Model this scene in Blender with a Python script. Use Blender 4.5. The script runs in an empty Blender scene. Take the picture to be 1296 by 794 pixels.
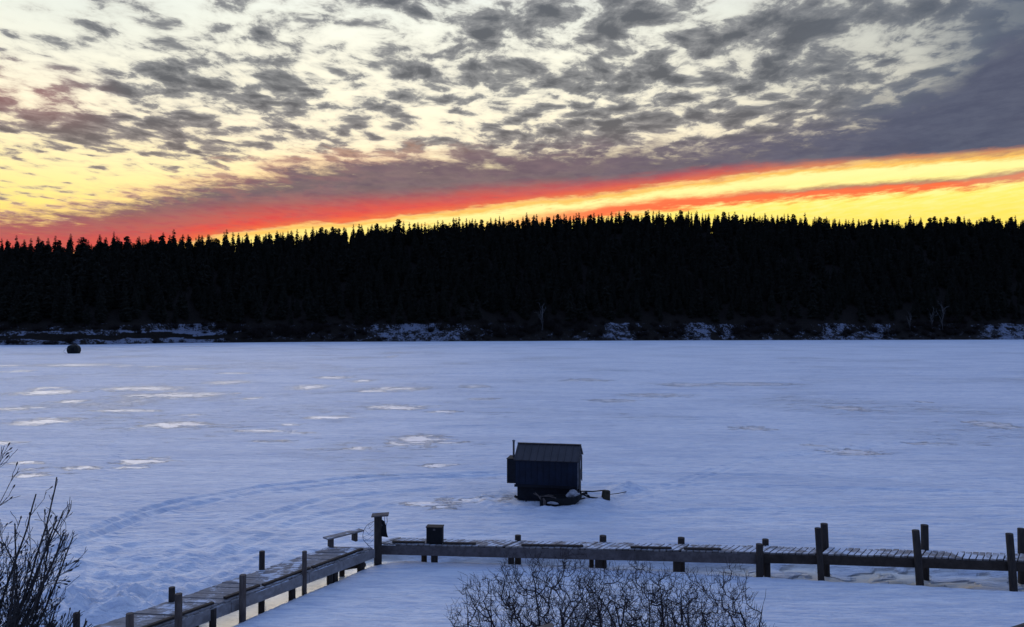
import bpy, bmesh, math, random
import numpy as np
from mathutils import Vector, Matrix
random.seed(7)
rng = np.random.default_rng(11)
C = bpy.context.scene
COL = C.collection
F, H, CX, HY = 936.0, 6.6, 648.0, 415.0      # focal length in photo pixels, eye height, horizon row

# ------------------------------------------------------------------ camera
cam = bpy.data.cameras.new('camera')
cam.sensor_width = 36.0
cam.lens = 36.0 * F / 1296.0
cam.clip_start = 0.1
cam.clip_end = 9000
co = bpy.data.objects.new('camera', cam)
COL.objects.link(co)
co.location = (0, 0, H)
co.rotation_euler = (math.radians(90) + math.atan((HY - 397) / F), 0, 0)
C.camera = co
C.view_settings.view_transform = 'Standard'
C.view_settings.look = 'None'
C.view_settings.exposure = 0.0
C.view_settings.gamma = 1.0
C.cycles.max_bounces = 5
C.cycles.diffuse_bounces = 3
C.cycles.glossy_bounces = 3
C.cycles.use_denoising = True

def P(x, y, z=0.0):
    """the place at height z that a photo pixel looks at"""
    D = (H - z) * F / (y - HY)
    return Vector(((x - CX) * D / F, D, z))

# ------------------------------------------------------------------ node helpers
class G:
    def __init__(s, nt): s.nt = nt
    def node(s, t, **kw):
        n = s.nt.nodes.new(t)
        for k, v in kw.items(): setattr(n, k, v)
        return n
    def put(s, sock, v):
        if isinstance(v, bpy.types.NodeSocket): s.nt.links.new(v, sock)
        elif v is not None: sock.default_value = v
    def m(s, op, a, b=None, c=None, clamp=False):
        n = s.node('ShaderNodeMath', operation=op, use_clamp=clamp)
        for i, v in enumerate((a, b, c)):
            if v is not None: s.put(n.inputs[i], v)
        return n.outputs[0]
    def add(s, *a):
        r = a[0]
        for b in a[1:]: r = s.m('ADD', r, b)
        return r
    def sub(s, a, b): return s.m('SUBTRACT', a, b)
    def mul(s, *a):
        r = a[0]
        for b in a[1:]: r = s.m('MULTIPLY', r, b)
        return r
    def mx(s, a, b): return s.m('MAXIMUM', a, b)
    def step(s, v, lo, hi, a=0.0, b=1.0):
        n = s.node('ShaderNodeMapRange', interpolation_type='SMOOTHSTEP')
        s.put(n.inputs[0], v); s.put(n.inputs[1], lo); s.put(n.inputs[2], hi)
        n.inputs[3].default_value = a; n.inputs[4].default_value = b
        return n.outputs[0]
    def lin(s, v, lo, hi, a=0.0, b=1.0):
        n = s.node('ShaderNodeMapRange')
        s.put(n.inputs[0], v); s.put(n.inputs[1], lo); s.put(n.inputs[2], hi)
        n.inputs[3].default_value = a; n.inputs[4].default_value = b
        return n.outputs[0]
    def mix(s, f, a, b):
        n = s.node('ShaderNodeMix', data_type='RGBA')
        s.put(n.inputs[0], f)
        for i, v in ((6, a), (7, b)):
            if isinstance(v, tuple): v = (*v[:3], 1.0)
            s.put(n.inputs[i], v)
        return n.outputs[2]
    def noise(s, vec, scale, detail=4.0, rough=0.55, dist=0.0):
        n = s.node('ShaderNodeTexNoise')
        if vec is not None: s.put(n.inputs['Vector'], vec)
        n.inputs['Scale'].default_value = scale
        n.inputs['Detail'].default_value = detail
        n.inputs['Roughness'].default_value = rough
        n.inputs['Distortion'].default_value = dist
        return n.outputs[0]
    def comb(s, x, y, z=0.0):
        n = s.node('ShaderNodeCombineXYZ')
        s.put(n.inputs[0], x); s.put(n.inputs[1], y); s.put(n.inputs[2], z)
        return n.outputs[0]
    def ramp(s, v, pts):
        n = s.node('ShaderNodeValToRGB')
        cr = n.color_ramp
        while len(cr.elements) < len(pts): cr.elements.new(0.5)
        for e, (p, c) in zip(cr.elements, pts):
            e.position = p; e.color = (*c[:3], 1)
        s.put(n.inputs[0], v)
        return n.outputs[0]
    def curve(s, v, pts):
        """piecewise-smooth function through pts with x, y in 0..1"""
        n = s.node('ShaderNodeFloatCurve')
        cu = n.mapping.curves[0]
        cu.points[0].location = pts[0]; cu.points[1].location = pts[-1]
        for p in pts[1:-1]: cu.points.new(*p)
        n.mapping.update()
        s.put(n.inputs[1], v)
        return n.outputs[0]

# ------------------------------------------------------------------ sky: sunset cloudscape after the sun has gone
w = bpy.data.worlds.new('World'); C.world = w
w.use_nodes = True
nt = w.node_tree; nt.nodes.clear(); g = G(nt)
D2 = math.degrees
def S(x, y):                                  # photo pixel -> azimuth, elevation in degrees
    return D2(math.atan((x - CX) / F)), D2(math.atan((HY - y) / math.hypot(F, x - CX)))
tc = g.node('ShaderNodeTexCoord').outputs['Generated']
sep = g.node('ShaderNodeSeparateXYZ'); g.put(sep.inputs[0], tc)
dx, dy, dz = sep.outputs
az = g.mul(g.m('ARCTAN2', dx, dy), 57.2958)
el = g.mul(g.m('ARCSINE', dz), 57.2958)
t01 = g.lin(az, -50.0, 50.0)                  # for the curves
dzp = g.add(g.mx(dz, 0.0), 0.05)
pu, pv = g.m('DIVIDE', dx, dzp), g.m('DIVIDE', dy, dzp)
plane0 = g.comb(g.add(g.mul(pu, 0.84), g.mul(pv, 0.06)), g.add(g.mul(pv, .72), g.mul(pu, -0.12)), 3.1)
wn = g.node('ShaderNodeTexNoise'); g.put(wn.inputs['Vector'], plane0); wn.inputs['Scale'].default_value = 3.5; wn.inputs['Detail'].default_value = 3.0; wn.inputs['Roughness'].default_value = .6
wv_ = g.node('ShaderNodeVectorMath', operation='MULTIPLY_ADD'); g.put(wv_.inputs[0], wn.outputs['Color']); wv_.inputs[1].default_value = (.16, .12, 0); g.put(wv_.inputs[2], plane0)
plane = wv_.outputs[0]
angv = g.comb(g.mul(az, 0.045), g.mul(el, 0.13), 0.0)

def crv(pts):
    q = sorted(((S(x, y)[0] + 50) / 100, S(x, y)[1] / 30) for x, y in pts)
    q = [(0.0, q[0][1])] + q + [(1.0, q[-1][1])]
    return g.mul(g.curve(t01, q), 30.0)

# clear sky behind the clouds
base = g.ramp(g.m('DIVIDE', el, 30.0), [(0.0, (1.05, .62, .04)), (.25, (1.08, .86, .20)), (.36, (1.12, .95, .46)), (.46, (1.15, 1.0, .70)),
                                        (.58, (1.12, 1.04, .80)), (.75, (1.0, 1.02, .90)), (1.0, (.72, .84, .95))])
cool = g.step(az, 5.0, 34.0)
hi = g.step(el, 9.0, 20.0)
base = g.mix(g.mul(cool, hi, 0.82), base, (.45, .48, .47))
tl = g.mul(g.step(az, -12.0, -34.0), g.step(el, 12.0, 24.0))
base = g.mix(g.mul(tl, .7), base, (.74, .82, .78))

# altocumulus
n1 = g.noise(plane, 7.0, 6.0, .66, .0)
vo = g.node('ShaderNodeTexVoronoi', feature='SMOOTH_F1'); g.put(vo.inputs['Vector'], plane); vo.inputs['Scale'].default_value = 11.0; vo.inputs['Smoothness'].default_value = .6
puff = g.sub(.47, vo.outputs['Distance'])
n2 = g.noise(plane, 1.25, 3.0, .5, .4)
n3 = g.noise(plane, 19.0, 4.0, .62, .0)
blobs = [  # photo x, y, half width, half height, strength
    (240, 92, 140, 34, .25), (400, 25, 120, 26, .13), (520, 95, 120, 34, .16), (90, 150, 120, 18, .27), (320, 118, 60, 18, .16), (200, 20, 90, 16, .10), (230, 185, 130, 18, .13),
    (640, 60, 110, 50, .10), (760, 115, 110, 34, .14), (910, 130, 130, 36, .17), (820, 60, 150, 40, .10),
    (1010, 25, 200, 40, .16), (660, 10, 150, 25, .12), (1130, 150, 160, 40, .16), (500, 175, 260, 22, .10), (770, 168, 180, 22, .16),
    (30, 40, 110, 55, -.20), (90, 222, 190, 36, -.22), (300, 145, 120, 14, -.06), (560, 140, 60, 14, -.12),
    (470, 50, 60, 14, -.10), (650, 118, 90, 18, -.16), (880, 162, 60, 14, -.15), (905, 85, 110, 24, -.08), (1080, 110, 130, 45, -.12),
    (1110, 55, 130, 50, .13), (960, 95, 100, 30, .05), (300, 205, 110, 14, -.05), (40, 165, 60, 10, .10),
]
cov = None
for (bx, by, bw, bh, st) in blobs:
    a0, e0 = S(bx, by)
    sx, sy = D2(bw / F) * math.cos(math.radians(a0)), D2(bh / F)
    q = g.m('ADD', g.m('POWER', g.mul(g.sub(az, a0), 1 / sx), 2.0), g.m('POWER', g.mul(g.sub(el, e0), 1 / sy), 2.0))
    v = g.mul(g.m('POWER', 2.71828, g.mul(q, -0.8)), st)
    cov = v if cov is None else g.add(cov, v)
dens = g.add(g.mul(n1, .85), g.mul(puff, .50), g.mul(g.sub(n2, .5), .26), g.mul(g.sub(n3, .5), .60), g.mul(cov, .55), .080)
gen = g.lin(az, -35.0, 35.0, -.02, .03)
dens = g.add(dens, gen)
mA = g.add(g.mul(g.step(dens, .38, .64), .66), g.mul(g.step(dens, .24, .60), .34))
thick = g.step(dens, .52, .84)
ccol = g.mix(g.step(el, 8.0, 18.0), (.36, .28, .26), (.27, .275, .29))
ccol_d = g.mix(g.step(el, 8.0, 18.0), (.13, .10, .12), (.064, .073, .100))
edge_c = g.mix(g.step(el, 8.0, 18.0), (.72, .56, .36), (.62, .61, .55))
ccol = g.mix(g.step(dens, .46, .60), edge_c, ccol)
ccol = g.mix(thick, ccol, ccol_d)
ccol = g.mix(g.mul(g.step(az, 12.0, 34.0), .6), ccol, g.mix(g.step(n3, .3, .7), (.075, .095, .135), (.13, .155, .20)))
red0 = g.mul(g.step(el, 18.0, 15.0), g.step(az, -27.0, -33.0), g.step(el, 12.0, 15.0))
ccol = g.mix(g.mul(red0, .5), ccol, (.40, .12, .12))
col = g.mix(g.mul(mA, .93), base, ccol)

# blue-grey veil in the upper right
veil = g.mul(g.step(g.add(az, g.mul(g.sub(n2, .5), 14.0), g.mul(g.m('ABSOLUTE', g.sub(el, 21.0)), .55)), 27.0, 36.0), 1.0)
col = g.mix(g.mul(veil, .85), col, g.mix(g.step(g.add(g.mul(n1, .6), g.mul(n3, .4)), .35, .65), (.068, .095, .155), (.125, .155, .215)))

# the long stratus band, rising to the right, glowing red along its underside
wob = g.noise(g.comb(g.mul(az, .10), g.mul(el, .5), 0.0), 1.0, 6.0, .6, .3)
wob2 = g.noise(g.comb(g.mul(az, .30), g.mul(el, 1.1), 4.0), 1.0, 6.0, .65, .2)
wob3 = g.noise(g.comb(g.mul(az, .55), g.add(g.mul(el, 3.4), g.mul(az, -.28)), 9.0), 1.0, 6.0, .68, .15)
wb = g.add(g.mul(g.sub(wob, .5), 2.4), g.mul(g.sub(wob2, .5), 1.8), g.mul(g.sub(wob3, .5), 1.7))
lowc = crv([(0, 330), (150, 320), (300, 298), (430, 284), (600, 266), (760, 247), (900, 229), (1050, 212), (1180, 201), (1296, 192)])
upc = crv([(0, 268), (150, 250), (300, 220), (420, 200), (560, 196), (700, 190), (850, 180), (1000, 166), (1130, 140), (1220, 95), (1296, 40)])
over = g.sub(el, g.add(lowc, g.mul(wb, .42)))            # degrees above the lower edge
under = g.sub(g.add(upc, g.mul(wb, .75), .25), el)        # degrees below the upper edge
ragged = g.step(g.add(under, g.mul(g.sub(n1, .5), 3.5)), -1.0, 1.5)
mB = g.mul(g.step(over, -.15, .38), ragged)
bcol = g.mix(g.step(az, -5.0, 32.0), (.17, .115, .14), (.085, .095, .15))
bcol = g.mix(g.mul(g.step(g.add(g.mul(wob2, .5), g.mul(n1, .3), g.mul(wob3, .2)), .38, .62), .55), bcol, g.mix(g.step(az, -5.0, 32.0), (.25, .175, .19), (.14, .155, .215)))
bcol = g.mix(g.mul(g.step(wob2, .4, .7), g.step(az, 14.0, -6.0), .4), bcol, (.27, .17, .18))
glow_w = g.lin(az, -36.0, 30.0, 3.7, .5)
gl = g.sub(1.0, g.step(g.add(over, g.mul(wb, .75)), g.mul(glow_w, .05), g.mul(glow_w, 1.05)))
gl = g.mul(gl, g.step(wob3, .2, .5, .62, 1.0))
rcol = g.mix(g.step(g.add(over, g.mul(wb, .3)), .15, .8), (1.05, .20, .05), (1.0, .072, .045))
rcol = g.mix(g.mul(g.step(az, 12.0, 30.0), .75), rcol, (.95, .42, .13))
rcol = g.mix(g.mul(g.step(az, -18.0, -32.0), .5), rcol, (.60, .10, .095))
bcol = g.mix(g.mul(gl, g.lin(az, -36.0, 36.0, .95, .7)), bcol, rcol)
leftred = g.mul(g.step(az, -8.0, -20.0), g.step(wob2, .42, .62), .35)
bcol = g.mix(leftred, bcol, (.42, .13, .12))
bcol = g.mix(g.mul(g.step(mB, .99, .25), g.step(az, 0.0, -12.0)), bcol, (.95, .50, .30))
col = g.mix(g.mul(mB, .97), col, bcol)

# clear yellow strip under the band and the thin red streak in it
yel = g.mul(g.sub(1.0, g.step(over, -.15, .38)), g.step(el, -2.0, 0.0))
ycol = g.mix(g.step(over, -2.2, -.3), (1.08, .90, .17), (1.15, .98, .38))
ycol = g.mix(g.mul(g.step(wob3, .35, .7), .6), ycol, (1.2, 1.02, .42))
wisp = g.mul(g.step(g.add(g.mul(wob3, .7), g.mul(wob2, .4)), .58, .72), g.step(over, -2.6, -.1), g.step(az, 26.0, 2.0))
ycol = g.mix(g.mul(wisp, .8), ycol, (1.05, .38, .10))
ycol = g.mix(g.mul(g.step(el, 9.2, 7.2), .45), ycol, (1.08, .74, .08))
ycol = g.mix(g.step(over, -.45, -.05), ycol, (1.05, .58, .13))
col = g.mix(yel, col, ycol)
strc = crv([(0, 330), (400, 312), (560, 296), (700, 276), (860, 257), (1000, 246), (1130, 238), (1230, 231), (1296, 223)])
sd = g.sub(el, g.add(strc, g.mul(wb, .26)))
sw = g.mul(g.lin(az, -20.0, 30.0, .95, .66), g.add(.75, g.mul(wob2, .5)))
mS = g.mul(g.step(g.add(g.m('ABSOLUTE', sd), g.mul(g.sub(wob3, .5), 1.1)), sw, g.mul(sw, .15)), g.step(az, -6.0, 8.0))
scol = g.mix(g.mul(g.step(g.add(sd, g.mul(g.sub(wob3, .5), .9)), .0, .3), g.step(az, 13.0, 24.0)), (1.0, .13, .055), (.34, .13, .14))
scol = g.mix(g.mul(g.step(az, 30.0, 34.0), .5), scol, (.50, .30, .22))
col = g.mix(g.mul(mS, .93), col, scol)

# away from the sunset: the blue dusk sky overhead and behind
facing_glow = g.m('MULTIPLY', g.m('COSINE', g.mul(az, .0174533)), g.m('COSINE', g.mul(el, .0174533)))
zen = g.mix(g.lin(facing_glow, -.85, .85), (.115, .195, .47), (.355, .54, 1.06))
up = g.step(el, 25.0, 42.0)
away = g.step(g.m('ABSOLUTE', az), 38.0, 75.0)
cloudy = g.mix(g.mul(mA, .4), zen, (.15, .20, .36))
col = g.mix(g.mx(up, away), col, cloudy)
col = g.mix(g.step(el, 0.0, -2.0), col, (.10, .12, .2))
bg = g.node('ShaderNodeBackground'); g.put(bg.inputs[0], col); bg.inputs[1].default_value = 1.0
sl_ = bpy.data.lights.new('twilight_glow', 'SUN'); sl_.energy = .62; sl_.angle = math.radians(38); sl_.color = (1.0, .88, .74)
so_ = bpy.data.objects.new('twilight_glow', sl_); COL.objects.link(so_)
so_.rotation_euler = (math.radians(90 - 14), 0, math.radians(180 + 24))
wo = g.node('ShaderNodeOutputWorld'); nt.links.new(bg.outputs[0], wo.inputs[0])
w.cycles.sampling_method = 'MANUAL'
w.cycles.sample_map_resolution = 512

# ------------------------------------------------------------------ object helpers
def put(o, name, label=None, cat=None, group=None, kind=None, parent=None):
    o.name = name
    if label: o['label'] = label
    if cat: o['category'] = cat
    if group: o['group'] = group
    if kind: o['kind'] = kind
    if parent is not None: o.parent = parent
    return o
def empty(name, loc, label, cat, group=None, rz=0.0):
    o = bpy.data.objects.new(name, None); COL.objects.link(o)
    o.empty_display_size = .2
    o.location = loc; o.rotation_euler = (0, 0, rz)
    return put(o, name, label, cat, group)
class MB:
    def __init__(s): s.v = []; s.f = []; s.mi = []
    def add(s, vs, fs, mi=0):
        k = len(s.v); s.v += [tuple(v) for v in vs]
        s.f += [tuple(i + k for i in f) for f in fs]; s.mi += [mi] * len(fs)
    def box(s, c, size, rot=None, mi=0, taper=1.0):
        hx, hy, hz = (a / 2 for a in size)
        R = rot if rot is not None else Matrix.Identity(3)
        vs = []
        for z, t in ((-hz, 1), (hz, taper)):
            for x, y in ((-hx, -hy), (hx, -hy), (hx, hy), (-hx, hy)):
                vs.append(Vector(c) + R @ Vector((x * t, y * t, z)))
        s.add(vs, [(3, 2, 1, 0), (4, 5, 6, 7), (0, 1, 5, 4), (1, 2, 6, 5), (2, 3, 7, 6), (3, 0, 4, 7)], mi)
    def beam(s, a, b, wdt, hgt, mi=0):
        """rectangular timber from a to b, hgt along z"""
        a, b = Vector(a), Vector(b); d = b - a; L = d.length; x = d / L
        y = Vector((0, 0, 1)).cross(x)
        y = y.normalized() if y.length > 1e-5 else Vector((0, 1, 0))
        z = x.cross(y)
        s.box((a + b) / 2, (L, wdt, hgt), Matrix((x, y, z)).transposed(), mi)
    def tube(s, pts, radii, n=8, mi=0, cap=True, wob=0.0):
        pts = [Vector(p) for p in pts]
        k = len(s.v); rings = []
        prev = None
        for i, p in enumerate(pts):
            d = (pts[min(i + 1, len(pts) - 1)] - pts[max(i - 1, 0)])
            d = d.normalized() if d.length > 1e-9 else Vector((0, 0, 1))
            u = prev if prev is not None else (Vector((1, 0, 0)) if abs(d.x) < .8 else Vector((0, 1, 0)))
            u = (u - d * u.dot(d)).normalized(); prev = u
            v = d.cross(u)
            r = radii[i] if isinstance(radii, (list, tuple)) else radii
            for j in range(n):
                a = 2 * math.pi * j / n
                rr = r * (1 + wob * math.sin(a * 3 + i * 1.7))
                s.v.append(tuple(p + (u * math.cos(a) + v * math.sin(a)) * rr))
        for i in range(len(pts) - 1):
            for j in range(n):
                s.f.append((k + i * n + j, k + i * n + (j + 1) % n, k + (i + 1) * n + (j + 1) % n, k + (i + 1) * n + j)); s.mi.append(mi)
        if cap:
            s.f.append(tuple(k + j for j in range(n))[::-1]); s.mi.append(mi)
            e = k + (len(pts) - 1) * n
            s.f.append(tuple(e + j for j in range(n))); s.mi.append(mi)
    def build(s, name, mats, parent=None, bevel=0.0, smooth=False, **kw):
        me = bpy.data.meshes.new(name)
        me.from_pydata(s.v, [], s.f); me.update()
        if not isinstance(mats, (list, tuple)): mats = [mats]
        for m in mats: me.materials.append(m)
        if len(mats) > 1: me.polygons.foreach_set('material_index', s.mi)
        if smooth: me.polygons.foreach_set('use_smooth', [True] * len(me.polygons))
        o = bpy.data.objects.new(name, me); COL.objects.link(o)
        if bevel:
            b = o.modifiers.new('bevel', 'BEVEL'); b.width = bevel; b.segments = 2; b.limit_method = 'ANGLE'
        return put(o, name, parent=parent, **kw)
def npmesh(name, V, Fq, mat, mats=None, mi=None, smooth=False):
    me = bpy.data.meshes.new(name)
    V = np.asarray(V, np.float32); Fq = np.asarray(Fq, np.int32); k = Fq.shape[1]
    me.vertices.add(len(V)); me.vertices.foreach_set('co', V.ravel())
    me.loops.add(Fq.size); me.loops.foreach_set('vertex_index', Fq.ravel())
    me.polygons.add(len(Fq)); me.polygons.foreach_set('loop_start', np.arange(0, Fq.size, k, dtype=np.int32))
    me.polygons.foreach_set('loop_total', np.full(len(Fq), k, np.int32))
    for m in (mats or [mat]): me.materials.append(m)
    if mi is not None: me.polygons.foreach_set('material_index', np.asarray(mi, np.int32))
    if smooth: me.polygons.foreach_set('use_smooth', np.ones(len(Fq), bool))
    me.update(); me.validate()
    return me

# value noise for shapes
class VN:
    def __init__(s, seed): s.t = np.random.default_rng(seed).random((256, 256))
    def __call__(s, x, y):
        xi, yi = np.floor(x).astype(int), np.floor(y).astype(int)
        fx, fy = x - xi, y - yi
        fx = fx * fx * (3 - 2 * fx); fy = fy * fy * (3 - 2 * fy)
        t = lambda a, b: s.t[a % 256, b % 256]
        return (t(xi, yi) * (1 - fx) + t(xi + 1, yi) * fx) * (1 - fy) + (t(xi, yi + 1) * (1 - fx) + t(xi + 1, yi + 1) * fx) * fy
    def fbm(s, x, y, o=4, r=.5):
        a, tot, n = 1.0, 0.0, 0.0
        for i in range(o):
            tot = tot + a * s(x * 2 ** i + i * 17.3, y * 2 ** i + i * 9.1); n += a; a *= r
        return tot / n - .5
vn = VN(3); vn2 = VN(8)
def sstep(x, a, b):
    t = np.clip((x - a) / (b - a), 0, 1); return t * t * (3 - 2 * t)

# ------------------------------------------------------------------ materials
def mat(name):
    m = bpy.data.materials.new(name); m.use_nodes = True
    nt = m.node_tree; b = nt.nodes['Principled BSDF']
    return m, G(nt), b
def simple(name, c, rough=.8, c2=None, scale=6.0, bump=0.0, spec=.3, metallic=0.0, stretch=(1, 1, 1)):
    m, g, b = mat(name)
    tcn = g.node('ShaderNodeTexCoord').outputs['Object']
    mp = g.node('ShaderNodeMapping'); g.put(mp.inputs[0], tcn); mp.inputs['Scale'].default_value = stretch
    n = g.noise(mp.outputs[0], scale, 5.0, .6)
    c2 = c2 or tuple(v * .55 for v in c)
    g.put(b.inputs['Base Color'], g.mix(g.step(n, .35, .68), c, c2))
    b.inputs['Roughness'].default_value = rough
    b.inputs['Specular IOR Level'].default_value = spec
    b.inputs['Metallic'].default_value = metallic
    if bump:
        bn = g.node('ShaderNodeBump'); bn.inputs['Strength'].default_value = bump; bn.inputs['Distance'].default_value = .02
        g.put(bn.inputs['Height'], n); g.put(b.inputs['Normal'], bn.outputs[0])
    return m

def snow_material():
    m, g, b = mat('snow_and_ice')
    pos = g.node('ShaderNodeNewGeometry').outputs['Position']
    sp = g.node('ShaderNodeSeparateXYZ'); g.put(sp.inputs[0], pos)
    X, Y, Z = sp.outputs
    at = g.node('ShaderNodeAttribute', attribute_name='ice').outputs['Fac']
    ad = g.node('ShaderNodeAttribute', attribute_name='dirt').outputs['Fac']
    wet = g.node('ShaderNodeAttribute', attribute_name='wet').outputs['Fac']
    streak = g.comb(g.mul(X, .22), g.add(Y, g.mul(X, .05)), 0.0)
    s1 = g.noise(streak, .35, 5.0, .6, .6)
    s2 = g.noise(streak, 1.3, 5.0, .65, .3)
    s4 = g.noise(streak, 4.5, 4.0, .65, .2)
    s5 = g.noise(g.comb(g.mul(X, .10), Y, 7.0), 9.0, 5.0, .7, .2)
    s3 = g.noise(pos, .05, 4.0, .55, .5)
    big = g.noise(pos, .45, 5.0, .62, .4)
    fine = g.noise(pos, 5.0, 4.0, .6)
    # ice: painted patches plus a scatter of small ones
    scat = g.mul(g.step(g.add(g.mul(s4, .55), g.mul(s2, .45), g.mul(s3, .5), g.mul(g.step(X, 10.0, -50.0), .05)), .86, .92), g.step(Y, 26.0, 40.0))
    im = g.step(g.add(at, g.mul(g.sub(g.noise(pos, 1.1, 5.0, .7, .5), .5), 1.6), g.mul(g.sub(s2, .5), 1.9), g.mul(g.sub(s4, .5), 2.0)), .40, .66)
    im = g.mul(g.mx(im, g.mul(scat, .6)), g.step(at, -1.0, .0, 1.0, 1.0))
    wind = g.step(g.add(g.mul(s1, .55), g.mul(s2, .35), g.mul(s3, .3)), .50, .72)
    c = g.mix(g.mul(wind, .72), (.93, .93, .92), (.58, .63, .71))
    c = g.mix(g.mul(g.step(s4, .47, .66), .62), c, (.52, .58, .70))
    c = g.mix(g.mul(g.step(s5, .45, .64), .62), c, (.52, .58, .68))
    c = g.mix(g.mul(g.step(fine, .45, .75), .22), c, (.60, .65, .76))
    grime = g.step(g.add(s3, g.mul(s2, .3)), .62, .85)
    c = g.mix(g.mul(grime, .25), c, (.62, .62, .60))
    ice_c = g.mix(g.step(fine, .3, .7), (.96, .94, .92), (.90, .88, .87))
    c = g.mix(g.mul(im, .9), c, ice_c)
    c = g.mix(ad, c, g.mix(g.step(s2, .35, .65), (.30, .25, .19), (.50, .47, .42)))
    c = g.mix(wet, c, g.mix(g.step(big, .4, .6), (.90, .86, .74), (.74, .68, .56)))  # trough ice: cream tint of the reflected sky painted into its colour
    g.put(b.inputs['Base Color'], c)
    r = g.mix(im, (.55, .55, .55), (.34, .34, .34))
    r = g.mix(wet, r, (.24, .24, .24))
    g.put(b.inputs['Roughness'], r)
    g.put(b.inputs['IOR'], g.add(1.32, g.add(g.mul(im, .22), g.mul(wet, .45))))
    b.inputs['Specular IOR Level'].default_value = .5
    h = g.add(g.mul(s2, .16), g.mul(s4, .09), g.mul(s5, .03), g.mul(fine, .036), g.mul(g.noise(pos, 1.6, 5.0, .6), .09), g.mul(s1, .15))
    h = g.mul(h, g.sub(1.0, g.mul(g.mx(im, wet), .8)))
    bn = g.node('ShaderNodeBump'); bn.inputs['Strength'].default_value = 1.0; bn.inputs['Distance'].default_value = 1.0
    g.put(bn.inputs['Height'], h); g.put(b.inputs['Normal'], bn.outputs[0])
    return m
def wood_material(name, c1, c2, snow=0.0, stretch=(1, 1, 1), bump=.5):
    m, g, b = mat(name)
    tcn = g.node('ShaderNodeTexCoord').outputs['Object']
    geo = g.node('ShaderNodeNewGeometry')
    mp = g.node('ShaderNodeMapping'); g.put(mp.inputs[0], tcn); mp.inputs['Scale'].default_value = stretch
    n = g.noise(mp.outputs[0], 7.0, 6.0, .65, .4)
    n2 = g.noise(tcn, 1.1, 3.0, .6)
    c = g.mix(g.step(n, .3, .7), c1, c2)
    c = g.mix(g.mul(g.step(n2, .5, .72), .6), c, tuple(v * .5 for v in c1))
    if snow:
        sn = g.node('ShaderNodeSeparateXYZ'); g.put(sn.inputs[0], geo.outputs['Normal'])
        n3 = g.noise(tcn, 2.2, 5.0, .7, .3)
        c = g.mix(g.mul(g.step(sn.outputs[2], .5, .9), g.step(n3, .56 - snow * .2, .66 - snow * .12)), c, (.66, .69, .74))
    g.put(b.inputs['Base Color'], c)
    b.inputs['Roughness'].default_value = .85
    b.inputs['Specular IOR Level'].default_value = .25
    bn = g.node('ShaderNodeBump'); bn.inputs['Strength'].default_value = bump; bn.inputs['Distance'].default_value = .012
    g.put(bn.inputs['Height'], n); g.put(b.inputs['Normal'], bn.outputs[0])
    return m
M_snow = snow_material()
M_deck = wood_material('snow_dusted_planks', (.22, .19, .17), (.34, .31, .29), snow=.7)
M_deck_l = wood_material('grey_planks', (.20, .185, .18), (.30, .28, .27), snow=.2)
M_beam_g = wood_material('grey_beam', (.20, .18, .17), (.30, .28, .27), snow=.3)
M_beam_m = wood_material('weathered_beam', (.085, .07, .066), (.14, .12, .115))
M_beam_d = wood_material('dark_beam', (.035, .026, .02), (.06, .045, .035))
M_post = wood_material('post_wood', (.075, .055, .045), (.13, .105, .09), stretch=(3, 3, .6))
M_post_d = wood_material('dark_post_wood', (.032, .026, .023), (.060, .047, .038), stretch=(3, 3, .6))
M_black = simple('black_wood', (.008, .008, .009), .85)

# ------------------------------------------------------------------ frozen lake, bank and basin: one sheet
DK0 = P(472, 692, .62)                       # dock corner, near edge of the deck
LN = [(-3.80, 20.25), (-6.80, 15.45), (-9.0, 11.9)]            # left walkway, near edge
RN = [(-3.75, 20.65), (-.17, 20.35), (4.54, 20.0), (8.2, 19.70), (10.7, 19.43), (13.2, 19.12), (17.0, 18.72)]
inner = [(-7.9, 13.2), (-6.22, 15.95), (-4.75, 18.65), (-3.85, 20.2), (-3.2, 20.62), (-1.0, 20.52), (1.5, 20.2), (4.5, 19.78), (6.6, 19.35), (9.5, 18.85), (12.7, 18.3), (18.0, 17.6)]
def pdist(X, Y, pl):
    best = np.full(X.shape, 1e9)
    for (ax, ay), (bx, by) in zip(pl[:-1], pl[1:]):
        ux, uy = bx - ax, by - ay; L2 = ux * ux + uy * uy
        t = np.clip(((X - ax) * ux + (Y - ay) * uy) / L2, 0, 1)
        best = np.minimum(best, np.hypot(X - ax - t * ux, Y - ay - t * uy))
    return best
def inside(X, Y):
    pl = inner + [(40, 17.0), (40, -5), (-14.0, -5), (-11.0, 8.5)]
    r = np.zeros(X.shape, bool); j = len(pl) - 1
    for i in range(len(pl)):
        xi, yi = pl[i]; xj, yj = pl[j]
        c = ((yi > Y) != (yj > Y)) & (X < (xj - xi) * (Y - yi) / (yj - yi + 1e-12) + xi)
        r ^= c; j = i
    return r
def gp(x, y): p = P(x, y); return (p.x, p.y)
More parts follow.
